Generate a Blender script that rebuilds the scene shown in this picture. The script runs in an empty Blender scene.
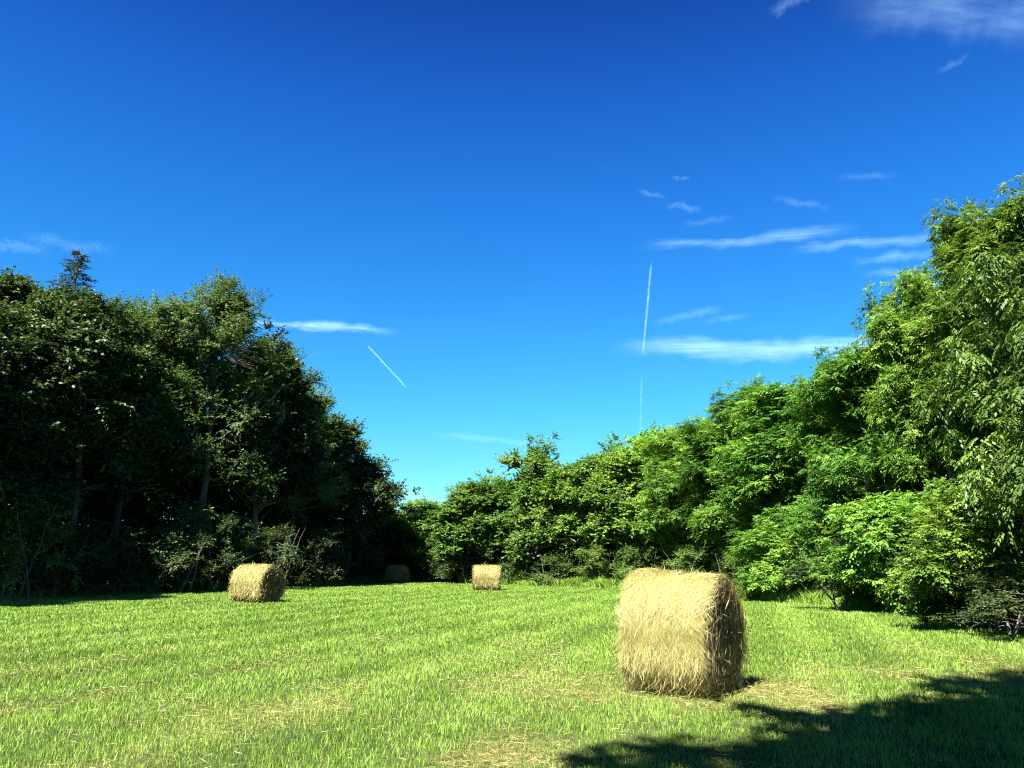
import bpy, math
import numpy as np

scene = bpy.context.scene
COL = scene.collection
PI = math.pi
rad = math.radians

# ------------------------------------------------------------------ helpers
def norm(a):
    return a / np.maximum(np.linalg.norm(a, axis=-1, keepdims=True), 1e-9)

def mesh_np(name, verts, quads=None, tris=None, attrs=None, mats=None, smooth=False):
    me = bpy.data.meshes.new(name)
    verts = np.asarray(verts, np.float32)
    me.vertices.add(len(verts))
    me.vertices.foreach_set('co', verts.ravel())
    loops, starts, off = [], [], 0
    if quads is not None and len(quads):
        q = np.asarray(quads, np.int32)
        loops.append(q.ravel()); starts.append(np.arange(len(q)) * 4); off = q.size
    if tris is not None and len(tris):
        t = np.asarray(tris, np.int32)
        loops.append(t.ravel()); starts.append(off + np.arange(len(t)) * 3)
    loops = np.concatenate(loops).astype(np.int32)
    starts = np.concatenate(starts).astype(np.int32)
    me.loops.add(len(loops)); me.loops.foreach_set('vertex_index', loops)
    me.polygons.add(len(starts)); me.polygons.foreach_set('loop_start', starts)
    if smooth:
        me.polygons.foreach_set('use_smooth', np.ones(len(starts), bool))
    me.update(calc_edges=True)
    for k, v in (attrs or {}).items():
        a = me.attributes.new(k, 'FLOAT', 'POINT')
        a.data.foreach_set('value', np.asarray(v, np.float32).ravel())
    for m in (mats or []):
        me.materials.append(m)
    return me

def add(name, me, parent=None, **props):
    o = bpy.data.objects.new(name, me)
    COL.objects.link(o)
    if parent is not None:
        o.parent = parent
    for k, v in props.items():
        o[k] = v
    return o

def thing(name, label, category, loc, group=None, rotz=0.0, scale=(1, 1, 1)):
    o = add(name, None, label=label, category=category)
    o.empty_display_size = 0.3
    o.location = loc; o.rotation_euler = (0, 0, rotz); o.scale = scale
    if group:
        o['group'] = group
    return o

class Tubes:
    """collects tapered tubes into one mesh"""
    def __init__(self):
        self.v, self.q, self.n = [], [], 0
    def add(self, pts, radii, sides=6):
        pts = np.asarray(pts, float); k = len(pts)
        d = np.gradient(pts, axis=0); d = norm(d)
        ref = np.array([0.31, 0.17, 0.93]) if abs(d[0][2]) < 0.8 else np.array([0.9, 0.3, 0.1])
        u = norm(np.cross(d, ref)); w = np.cross(d, u)
        a = np.linspace(0, 2 * PI, sides, endpoint=False)
        ring = pts[:, None, :] + np.asarray(radii)[:, None, None] * (
            np.cos(a)[None, :, None] * u[:, None, :] + np.sin(a)[None, :, None] * w[:, None, :])
        self.v.append(ring.reshape(-1, 3))
        i = np.arange(k - 1)[:, None] * sides; j = np.arange(sides)[None, :]; j2 = (j + 1) % sides
        q = np.stack([i + j, i + j2, i + sides + j2, i + sides + j], -1).reshape(-1, 4) + self.n
        self.q.append(q); self.n += k * sides
    def mesh(self, name, mat):
        return mesh_np(name, np.concatenate(self.v), np.concatenate(self.q), mats=[mat], smooth=True)

def leaf_quads(P, D, N, L, W, fold=0.12):
    """diamond leaves: base, side, tip, side, folded a little along the midrib"""
    D = norm(D); S = norm(np.cross(N, D)); N2 = np.cross(D, S)
    L = np.asarray(L)[:, None]; W = np.asarray(W)[:, None]
    mid = P + D * L * 0.45
    v = np.stack([P, mid + S * W * 0.5 + N2 * W * fold,
                  P + D * L - N2 * L * 0.10, mid - S * W * 0.5 + N2 * W * fold], 1)
    return v.reshape(-1, 3)

def quads_for(n):
    return np.arange(n * 4).reshape(-1, 4)

# smooth value noise on the plane (for patches, undulation)
def vnoise(x, y, seed=0):
    xi = np.floor(x).astype(np.int64); yi = np.floor(y).astype(np.int64)
    fx = x - xi; fy = y - yi
    fx = fx * fx * (3 - 2 * fx); fy = fy * fy * (3 - 2 * fy)
    def h(a, b):
        n = (a * 374761393 + b * 668265263 + seed * 1442695041) & 0x7fffffff
        n = ((n ^ (n >> 13)) * 1274126177) & 0x7fffffff
        return ((n ^ (n >> 16)) & 0xffff) / 65535.0
    return (h(xi, yi) * (1 - fx) + h(xi + 1, yi) * fx) * (1 - fy) + \
           (h(xi, yi + 1) * (1 - fx) + h(xi + 1, yi + 1) * fx) * fy

def fbm(x, y, seed=0, o=3):
    s = 0; a = 0.5; t = 0
    for k in range(o):
        s = s + a * vnoise(x * 2 ** k, y * 2 ** k, seed + k * 7); t += a; a *= 0.5
    return s / t

# ------------------------------------------------------------------ materials
def new_mat(name):
    m = bpy.data.materials.new(name); m.use_nodes = True
    nt = m.node_tree; nt.nodes.clear()
    out = nt.nodes.new('ShaderNodeOutputMaterial')
    return m, nt, out

def node(nt, t, **kw):
    n = nt.nodes.new(t)
    for k, v in kw.items():
        setattr(n, k, v)
    return n

def ramp(nt, stops, fac):
    r = node(nt, 'ShaderNodeValToRGB')
    e = r.color_ramp.elements
    while len(e) < len(stops):
        e.new(0.5)
    for el, (p, c) in zip(e, stops):
        el.position = p; el.color = (*c, 1)
    nt.links.new(fac, r.inputs['Fac'])
    return r.outputs['Color']

def attr(nt, name):
    a = node(nt, 'ShaderNodeAttribute'); a.attribute_name = name
    return a.outputs['Fac']

def leaf_material(name, stops, translucent=0.3, rough=0.55, spec=0.22, tr_gain=(1.5, 1.6, 0.7), vary=0.25):
    m, nt, out = new_mat(name)
    c = ramp(nt, stops, attr(nt, 'tint'))
    oi = node(nt, 'ShaderNodeObjectInfo')
    mr = node(nt, 'ShaderNodeMapRange')
    mr.inputs['To Min'].default_value = 1 - vary; mr.inputs['To Max'].default_value = 1 + vary
    nt.links.new(oi.outputs['Random'], mr.inputs['Value'])
    mul = node(nt, 'ShaderNodeMix', data_type='RGBA', blend_type='MULTIPLY')
    mul.inputs['Factor'].default_value = 1
    cmb = node(nt, 'ShaderNodeCombineColor')
    for k in ('Red', 'Green', 'Blue'):
        nt.links.new(mr.outputs['Result'], cmb.inputs[k])
    nt.links.new(c, mul.inputs['A']); nt.links.new(cmb.outputs['Color'], mul.inputs['B'])
    hv = node(nt, 'ShaderNodeHueSaturation')
    wn = node(nt, 'ShaderNodeTexWhiteNoise', noise_dimensions='1D'); nt.links.new(oi.outputs['Random'], wn.inputs['W'])
    hm = node(nt, 'ShaderNodeMapRange'); hm.inputs['To Min'].default_value = 0.482; hm.inputs['To Max'].default_value = 0.512
    nt.links.new(wn.outputs['Value'], hm.inputs['Value']); nt.links.new(hm.outputs['Result'], hv.inputs['Hue'])
    hv.inputs['Saturation'].default_value = 0.95
    nt.links.new(mul.outputs['Result'], hv.inputs['Color'])
    col = hv.outputs['Color']
    p = node(nt, 'ShaderNodeBsdfPrincipled')
    nt.links.new(col, p.inputs['Base Color'])
    p.inputs['Roughness'].default_value = rough
    p.inputs['Specular IOR Level'].default_value = spec
    t = node(nt, 'ShaderNodeBsdfTranslucent')
    g = node(nt, 'ShaderNodeMix', data_type='RGBA', blend_type='MULTIPLY')
    g.inputs['Factor'].default_value = 1; g.inputs['B'].default_value = (*tr_gain, 1)
    g.clamp_result = False
    nt.links.new(col, g.inputs['A']); nt.links.new(g.outputs['Result'], t.inputs['Color'])
    mx = node(nt, 'ShaderNodeMixShader'); mx.inputs['Fac'].default_value = translucent
    nt.links.new(p.outputs[0], mx.inputs[1]); nt.links.new(t.outputs[0], mx.inputs[2])
    nt.links.new(mx.outputs[0], out.inputs['Surface'])
    return m

def bark_material(name, c0, c1):
    m, nt, out = new_mat(name)
    tc = node(nt, 'ShaderNodeTexCoord')
    mp = node(nt, 'ShaderNodeMapping'); mp.inputs['Scale'].default_value = (9, 9, 1.6)
    nt.links.new(tc.outputs['Object'], mp.inputs['Vector'])
    n = node(nt, 'ShaderNodeTexNoise'); n.inputs['Scale'].default_value = 2.0; n.inputs['Detail'].default_value = 6
    nt.links.new(mp.outputs[0], n.inputs['Vector'])
    c = ramp(nt, [(0.3, c0), (0.7, c1)], n.outputs['Fac'])
    p = node(nt, 'ShaderNodeBsdfPrincipled'); p.inputs['Roughness'].default_value = 0.9
    nt.links.new(c, p.inputs['Base Color'])
    b = node(nt, 'ShaderNodeBump'); b.inputs['Strength'].default_value = 0.6; b.inputs['Distance'].default_value = 0.03
    nt.links.new(n.outputs['Fac'], b.inputs['Height']); nt.links.new(b.outputs[0], p.inputs['Normal'])
    nt.links.new(p.outputs[0], out.inputs['Surface'])
    return m

LEAF_PINNATE = leaf_material('pinnate_leaf', [(0.0, (0.034, 0.082, 0.010)), (0.5, (0.080, 0.192, 0.018)), (1.0, (0.175, 0.285, 0.034))], 0.26)
LEAF_WALNUT = leaf_material('walnut_leaf', [(0.0, (0.026, 0.062, 0.009)), (0.6, (0.066, 0.142, 0.020)), (1.0, (0.14, 0.225, 0.042))], 0.24, 0.5, 0.3)
LEAF_OVAL = leaf_material('oval_leaf', [(0.0, (0.034, 0.080, 0.011)), (0.5, (0.080, 0.192, 0.021)), (1.0, (0.165, 0.270, 0.036))], 0.26)
LEAF_AIRY = leaf_material('fine_leaf', [(0.0, (0.040, 0.070, 0.018)), (0.55, (0.082, 0.140, 0.034)), (1.0, (0.135, 0.205, 0.050))], 0.30, 0.55, 0.22)
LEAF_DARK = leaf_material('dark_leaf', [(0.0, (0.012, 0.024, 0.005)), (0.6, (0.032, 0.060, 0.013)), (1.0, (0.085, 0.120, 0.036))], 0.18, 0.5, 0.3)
NEEDLE = leaf_material('conifer_needle', [(0.0, (0.022, 0.040, 0.016)), (1.0, (0.070, 0.100, 0.040))], 0.10, 0.6, 0.3)
LEAF_SHRUB = leaf_material('shrub_leaf', [(0.0, (0.030, 0.066, 0.011)), (0.6, (0.072, 0.140, 0.022)), (1.0, (0.140, 0.215, 0.040))], 0.25)
BARK = bark_material('grey_bark', (0.05, 0.042, 0.034), (0.16, 0.142, 0.12))
BARK_PALE = bark_material('pale_bark', (0.035, 0.031, 0.026), (0.10, 0.092, 0.078))

# ------------------------------------------------------------------ trees
def lobed_radius(dirs, lobes, lw, lo, hi):
    c = np.clip(dirs @ lobes.T, -1, 1)
    ang = np.arccos(c)
    e = np.exp(-(ang / lw[None, :]) ** 2).max(1)
    return lo + (hi - lo) * e

def make_tree(seed, H, R, base, clumps, kind='oval', mat=None, bark=None, leaves=22, leaf=(0.13, 0.075),
              droop=0.3, n_lobes=34, spread=(0.55, 0.95), bulge=0.52, flat=0.5, boughs=62, bough_r=1.0, strays=0.018, lobing=1.0, trunk_r=0.22, up=1.0, open_=0.0, stems=1):
    """one tree: returns (trunk mesh, crown mesh); crown is lobed, each lobe a set of leafy sprays"""
    g = np.random.default_rng(seed)
    cz = base + (H - base) * bulge                      # height of the widest point
    # lobes over the crown
    big = norm(g.normal(size=(13, 3)) * [1, 1, 0.9]); bw = g.uniform(0.34, 0.55, 13)
    lb = norm(g.normal(size=(n_lobes, 3)) * [1, 1, 0.9])
    lw = g.uniform(0.12, 0.26, n_lobes)
    def surf(d, k):
        """point of the crown envelope along unit direction d"""
        rr = 0.95 + lobing * (lobed_radius(d, big, bw, -0.25, 0.02) + lobed_radius(d, lb, lw, -0.05, 0.13))
        a = np.where(d[:, 2] > 0, H - cz, cz - base)
        # squarer below the widest point, so that the skirt comes down to the ground
        hz_ = np.hypot(d[:, 0], d[:, 1])
        sq = np.where(d[:, 2] < 0, (hz_ ** 5 + np.abs(d[:, 2]) ** 5) ** -0.2, (hz_ ** 2.15 + np.abs(d[:, 2]) ** 2.15) ** (-1 / 2.15))
        e = np.stack([d[:, 0] * R, d[:, 1] * R, d[:, 2] * a], 1) * sq[:, None]
        return e * (rr * k)[:, None] + [0, 0, cz]
    d = norm(g.normal(size=(clumps, 3)))
    d[:, 2] = np.where(d[:, 2] < -0.75, -d[:, 2], d[:, 2])
    # boughs: clusters of sprays with dark clefts between them
    db = norm(g.normal(size=(boughs, 3)))
    db[:, 2] = np.where(db[:, 2] < -0.72, -db[:, 2], db[:, 2])
    Bc = surf(db, g.uniform(0.70, 0.98, boughs))
    bs = g.uniform(0.65, 1.25, boughs) * bough_r
    ix = g.integers(boughs, size=clumps)
    C = Bc[ix] + g.normal(size=(clumps, 3)) * [0.52, 0.52, 0.36] * bs[ix][:, None]
    O = norm((C - Bc[ix]) / bs[ix][:, None] * 0.9 + db[ix] * [1, 1, 0.5] * 0.8 + [0, 0, 0.15])
    inner = g.random(clumps) < 0.13
    stray = (g.random(clumps) < strays) & ~inner
    k = np.where(inner, g.uniform(0.30, 0.74, clumps), g.uniform(0.98, 1.06, clumps))
    C = np.where((inner | stray)[:, None], surf(d, k), C)
    O = np.where((inner | stray)[:, None], norm(d * [1, 1, 0.45] + g.normal(size=d.shape) * 0.25), O)
    s = g.uniform(*spread, clumps) * np.where(stray, 0.7, 1.0)
    # --- sprays: twigs fan out of each clump
    nt_ = 6
    T = norm(O[:, None, :] * 0.75 + g.normal(size=(clumps, nt_, 3)) * [0.75, 0.75, flat] + [0, 0, 0.25 * up])
    base_pt = C - O * (s * 0.55)[:, None]
    tl = s[:, None] * g.uniform(0.7, 1.15, (clumps, nt_))
    per = max(2, leaves // nt_)
    t = (np.arange(per) + 0.6) / per
    t = np.broadcast_to(t, (clumps, nt_, per)) + g.uniform(-0.1, 0.1, (clumps, nt_, per))
    if kind == 'pinnate':                                # compound leaves stand in rosettes at the twig ends
        t = g.uniform(0.72, 1.04, (clumps, nt_, per))
    P = base_pt[:, None, None, :] + T[:, :, None, :] * (tl[:, :, None] * t)[..., None]
    P[..., 2] -= droop * 0.45 * tl[:, :, None] * t ** 2
    tw = np.repeat(T[:, :, None, :], per, 2).reshape(-1, 3)
    P = P.reshape(-1, 3); n = len(P); tidy = 0.3 if kind == 'pinnate' else 0.5
    cl_tint = np.repeat(np.clip(g.normal(0.5, 0.14, clumps) + g.normal(0, 0.14, boughs)[ix], 0.05, 0.95), nt_ * per)
    side = norm(np.cross(tw, [0, 0, 1.0])) * np.where(g.random(n) < 0.5, 1, -1)[:, None]
    D = norm(tw * 0.6 + side * g.uniform(0.3, 1.0, n)[:, None] + g.normal(size=(n, 3)) * 0.25 + np.array([0, 0, -droop])[None])
    if kind == 'pinnate':
        D = norm(tw * 0.45 + norm(g.normal(size=(n, 3)) * [1, 1, 0.45]) + np.array([0, 0, 0.1 - droop])[None])
    N = norm(np.array([0, 0, 1.0]) + np.repeat(O, nt_ * per, 0) * (0.3 if kind == 'pinnate' else 0.6) + g.normal(size=(n, 3)) * tidy)
    if kind == 'pinnate':
        K = 4                                            # pairs of leaflets + terminal one
        Lr = g.uniform(0.24, 0.42, n)
        S = norm(np.cross(N, D))
        Ps, Ds, Ns, Ls, Ws, Ti = [], [], [], [], [], []
        for q in range(K):
            tt = 0.28 + 0.66 * q / K
            pos = P + D * (Lr * tt)[:, None]; pos[:, 2] -= droop * 0.7 * Lr * tt ** 2
            for sg in (-1, 1):
                dd = norm(D * 0.55 + S * sg * 0.85 + np.array([0, 0, -droop * 0.55])[None] + g.normal(size=(n, 3)) * 0.1)
                Ps.append(pos); Ds.append(dd); Ns.append(N)
                Ls.append(leaf[0] * (0.75 + 0.35 * math.sin(PI * (q + 0.7) / K)) * g.uniform(0.85, 1.15, n))
                Ws.append(np.full(n, leaf[1])); Ti.append(cl_tint)
        pos = P + D * Lr[:, None]; pos[:, 2] -= droop * 0.7 * Lr
        Ps.append(pos); Ds.append(norm(D + np.array([0, 0, -droop * 0.8])[None])); Ns.append(N)
        Ls.append(np.full(n, leaf[0])); Ws.append(np.full(n, leaf[1])); Ti.append(cl_tint)
        P, D, N = np.concatenate(Ps), np.concatenate(Ds), np.concatenate(Ns)
        L, W, ct = np.concatenate(Ls), np.concatenate(Ws), np.concatenate(Ti)
        n = len(P)
        tint = np.clip(ct + np.tile(g.normal(0, 0.14, n // 9), 9), 0, 1)
    else:
        L = leaf[0] * g.uniform(0.7, 1.3, n); W = leaf[1] * g.uniform(0.75, 1.25, n)
        tint = np.clip(cl_tint + g.normal(0, 0.17, n), 0, 1)
    V = leaf_quads(P, D, N, L, W)
    crown = mesh_np('crown', V, quads_for(n), attrs={'tint': np.repeat(tint, 4)}, mats=[mat])
    # --- wood
    tb = Tubes()
    zs = np.linspace(0, 1, 12)
    top = base + (H - base) * 0.86
    trunks = []
    for st in range(stems):
        wob = np.cumsum(g.normal(0, 0.10, (12, 2)), 0) * min(1, H / 12); wob -= wob[0]
        off = g.normal(0, 0.05 * stems * (stems > 1) + 1e-6, 2) * (R * 0.5)
        lean = g.normal(0, 0.30, 2) * R * (stems > 1)
        tr = np.stack([wob[:, 0] + off[0] + lean[0] * zs, wob[:, 1] + off[1] + lean[1] * zs, -0.15 + zs * (top + 0.15)], 1)
        rr = trunk_r * (1 - 0.88 * zs) * (1 + 0.5 * np.exp(-zs * 18))
        tb.add(tr, rr, 9 if H > 6 else 6)
        trunks.append((tr, rr))
    # limbs: every lobe gets one, and sprays hang on the nearest limb
    limb_pts = [t_[0][3:] for t_ in trunks]
    ends = Bc[:n_lobes]
    for e in ends[:boughs]:
        tr, rr = trunks[int(g.integers(len(trunks)))]
        hz = np.clip((e[2] - 0.35 * np.hypot(e[0], e[1]) - 0.1) / (top + 0.15), 0.22, 0.9)
        i = hz * 11; i0 = int(min(10, math.floor(i))); f = i - i0
        p0 = tr[i0] * (1 - f) + tr[i0 + 1] * f; r0 = rr[i0] * 0.55
        u = np.linspace(0, 1, 8)[:, None]
        mid = (p0 + e) / 2 + [0, 0, -0.07 * R] + g.normal(0, 0.10 * R, 3) * [1, 1, 0.5]
        pts = p0 * (1 - u) ** 2 + 2 * mid * u * (1 - u) + e * u ** 2
        pts[1:-1] += g.normal(0, 0.015 * R, (6, 3))
        tb.add(pts, r0 * (1 - 0.85 * u[:, 0]) + 0.006, 5)
        limb_pts.append(pts[2:])
    allp = np.concatenate(limb_pts)
    for c in [q for q in range(clumps) if q % 2 == 0 or stray[q]]:
        b = base_pt[c]
        j = np.argmin(((allp - b) ** 2).sum(1) + 0.6 * np.maximum(0, allp[:, 2] - b[2]) ** 2)
        q0 = allp[j]; u = np.linspace(0, 1, 4)[:, None]
        m_ = (q0 + b) / 2 + g.normal(0, 0.08, 3)
        tip = b + T[c, 0] * tl[c, 0] * 0.8
        pts = np.concatenate([q0 * (1 - u) ** 2 + 2 * m_ * u * (1 - u) + b * u ** 2, [tip]])
        tb.add(pts, np.array([0.022, 0.018, 0.014, 0.010, 0.004]) * (H / 14), 4)
    return tb.mesh('trunk', bark or BARK), crown

def make_conifer(seed, H, R):
    g = np.random.default_rng(seed)
    tb = Tubes()
    zs = np.linspace(0, 1, 10)
    tb.add(np.stack([zs * 0, zs * 0, -0.15 + zs * (H + 0.15)], 1), 0.22 * (1 - 0.97 * zs), 8)
    P, D, N = [], [], []
    z = 0.12 * H
    while z < H - 0.2:
        f = 1 - (z / H)
        for _ in range(4):
            a = g.uniform(0, 2 * PI); ln = R * (f ** 0.75) * g.uniform(0.30, 1.15) * min(1, 0.2 + (H - z) / 1.3) + 0.06
            h = np.array([math.cos(a), math.sin(a), 0])
            u = np.linspace(0, 1, 6)[:, None]
            pts = np.array([0, 0, z]) + h * ln * u + np.array([0, 0, 1]) * (0.42 * ln * u - 0.25 * ln * u ** 2)
            tb.add(pts, 0.03 * f * (1 - u[:, 0]) + 0.004, 4)
            m = int(14 + 48 * ln)
            t = g.uniform(0.12, 1.0, m)
            sd = np.cross(h, [0, 0, 1.0])
            off = g.uniform(-1, 1, m) * 0.32 * ln * (1.05 - t)
            p = np.array([0, 0, z]) + h * (ln * t)[:, None] + np.array([0, 0, 1.0]) * (0.42 * ln * t - 0.25 * ln * t ** 2 - 0.10 * np.abs(off))[:, None] + sd * off[:, None]
            P.append(p)
            D.append(norm(h * 0.8 + sd * np.sign(off)[:, None] * 0.7 + g.normal(size=(m, 3)) * 0.35 + [0, 0, -0.1]))
            N.append(norm(g.normal(size=(m, 3)) * 0.6 + [0, 0, 1.0]))
        z += 0.12 + 0.12 * g.random()
    P, D, N = map(np.concatenate, (P, D, N)); n = len(P)
    V = leaf_quads(P, D, N, g.uniform(0.10, 0.20, n), g.uniform(0.02, 0.04, n))
    crown = mesh_np('crown', V, quads_for(n), attrs={'tint': np.repeat(g.random(n), 4)}, mats=[NEEDLE])
    return tb.mesh('trunk', BARK), crown

PROTO = {}
def proto(key, *a, **k):
    PROTO[key] = (make_tree(*a, **k), k.pop('nominal', None), a[1], a[2])

#        key        seed  H    R   base clumps
proto('pinnate_a', 11, 13.0, 3.8, 0.3, 930, flat=0.55, boughs=68, bough_r=0.84, kind='pinnate', mat=LEAF_PINNATE, leaves=30, leaf=(0.125, 0.054), spread=(0.5, 0.85), droop=0.30)
proto('pinnate_b', 12, 13.0, 3.8, 0.2, 930, flat=0.55, boughs=68, bough_r=0.84, kind='pinnate', mat=LEAF_PINNATE, leaves=30, leaf=(0.125, 0.054), spread=(0.5, 0.85), droop=0.22, bulge=0.6)
proto('pinnate_c', 13, 13.0, 3.8, 0.2, 930, flat=0.55, boughs=68, bough_r=0.84, kind='pinnate', mat=LEAF_PINNATE, leaves=30, leaf=(0.125, 0.054), spread=(0.5, 0.85), droop=0.35, bulge=0.45)
proto('walnut', 21, 11.0, 3.4, 0.15, 560, flat=0.55, boughs=46, bough_r=0.95, kind='pinnate', mat=LEAF_WALNUT, leaves=24, leaf=(0.150, 0.054), droop=0.8, spread=(0.5, 0.9), up=0.6)
proto('oval_a', 31, 10.5, 4.0, 0.3, 1050, mat=LEAF_OVAL, leaves=72, boughs=46, leaf=(0.18, 0.115), droop=0.25)
proto('oval_b', 32, 10.5, 4.0, 0.2, 1050, mat=LEAF_OVAL, leaves=72, boughs=46, leaf=(0.18, 0.115), droop=0.20, bulge=0.62)
proto('oval_c', 33, 10.5, 4.0, 0.3, 1050, mat=LEAF_OVAL, leaves=72, boughs=46, leaf=(0.18, 0.115), droop=0.28, bulge=0.45, n_lobes=42)
proto('airy_a', 41, 17.0, 4.4, 0.4, 1300, mat=LEAF_AIRY, leaves=84, leaf=(0.120, 0.070), droop=0.2, bark=BARK_PALE, spread=(0.6, 1.1), n_lobes=30, open_=0.5)
proto('airy_b', 42, 17.0, 4.4, 0.4, 1300, mat=LEAF_AIRY, leaves=84, leaf=(0.120, 0.070), droop=0.25, bark=BARK_PALE, spread=(0.6, 1.1), n_lobes=24, bulge=0.5, open_=0.5)
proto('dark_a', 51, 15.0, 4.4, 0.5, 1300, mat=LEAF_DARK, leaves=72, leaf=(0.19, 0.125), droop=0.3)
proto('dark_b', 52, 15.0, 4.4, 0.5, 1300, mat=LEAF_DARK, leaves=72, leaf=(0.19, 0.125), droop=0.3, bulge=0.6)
proto('shade', 91, 18.0, 6.0, 7.5, 1900, boughs=260, bough_r=1.1, strays=0.0, lobing=0.35, mat=LEAF_OVAL, leaves=60, spread=(0.7, 1.2), leaf=(0.30, 0.20), droop=0.25, bulge=0.4)
proto('dark_c', 53, 9.5, 4.2, 0.3, 950, mat=LEAF_DARK, leaves=72, leaf=(0.19, 0.125), droop=0.3, bulge=0.55, boughs=44)
proto('sapling', 64, 4.6, 2.3, 0.1, 300, kind='pinnate', mat=LEAF_PINNATE, leaves=24, leaf=(0.125, 0.054), droop=0.3, spread=(0.4, 0.7), n_lobes=18, trunk_r=0.06, stems=4, bulge=0.45, boughs=30, bough_r=0.65)
proto('dark_shrub', 63, 3.2, 2.0, 0.05, 210, mat=LEAF_DARK, leaves=60, leaf=(0.095, 0.055), droop=0.25, spread=(0.35, 0.65), n_lobes=14, trunk_r=0.045, stems=5, bulge=0.38, boughs=26, bough_r=0.5)
proto('shrub_a', 61, 3.2, 2.0, 0.05, 210, boughs=24, bough_r=0.5, mat=LEAF_SHRUB, leaves=60, leaf=(0.085, 0.05), droop=0.2, spread=(0.35, 0.65), n_lobes=14, trunk_r=0.045, stems=5, bulge=0.35)
proto('shrub_b', 62, 3.2, 2.0, 0.05, 200, boughs=22, bough_r=0.5, mat=LEAF_SHRUB, leaves=60, leaf=(0.095, 0.05), droop=0.35, spread=(0.35, 0.7), n_lobes=12, trunk_r=0.045, stems=6, bulge=0.42)
PROTO['conifer'] = (make_conifer(71, 17.0, 2.6), None, 17.0, 2.6)

LEFT = 'trees along the left edge of the field'
RIGHT = 'trees along the right edge of the field'
FAR = 'trees at the far end of the field'
BUSH = 'shrubs and young trees along the foot of the wood'

def tree(name, key, x, y, h, r, rot, label, group, category='tree'):
    (tm, cm), _, H0, R0 = PROTO[key]
    sx = r / R0; sz = h / H0
    t = thing(name, label, category, (x, y, 0), group, rad(rot), (sx, sx, sz))
    add('trunk', tm, t); add('crown', cm, t)
    return t

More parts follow.
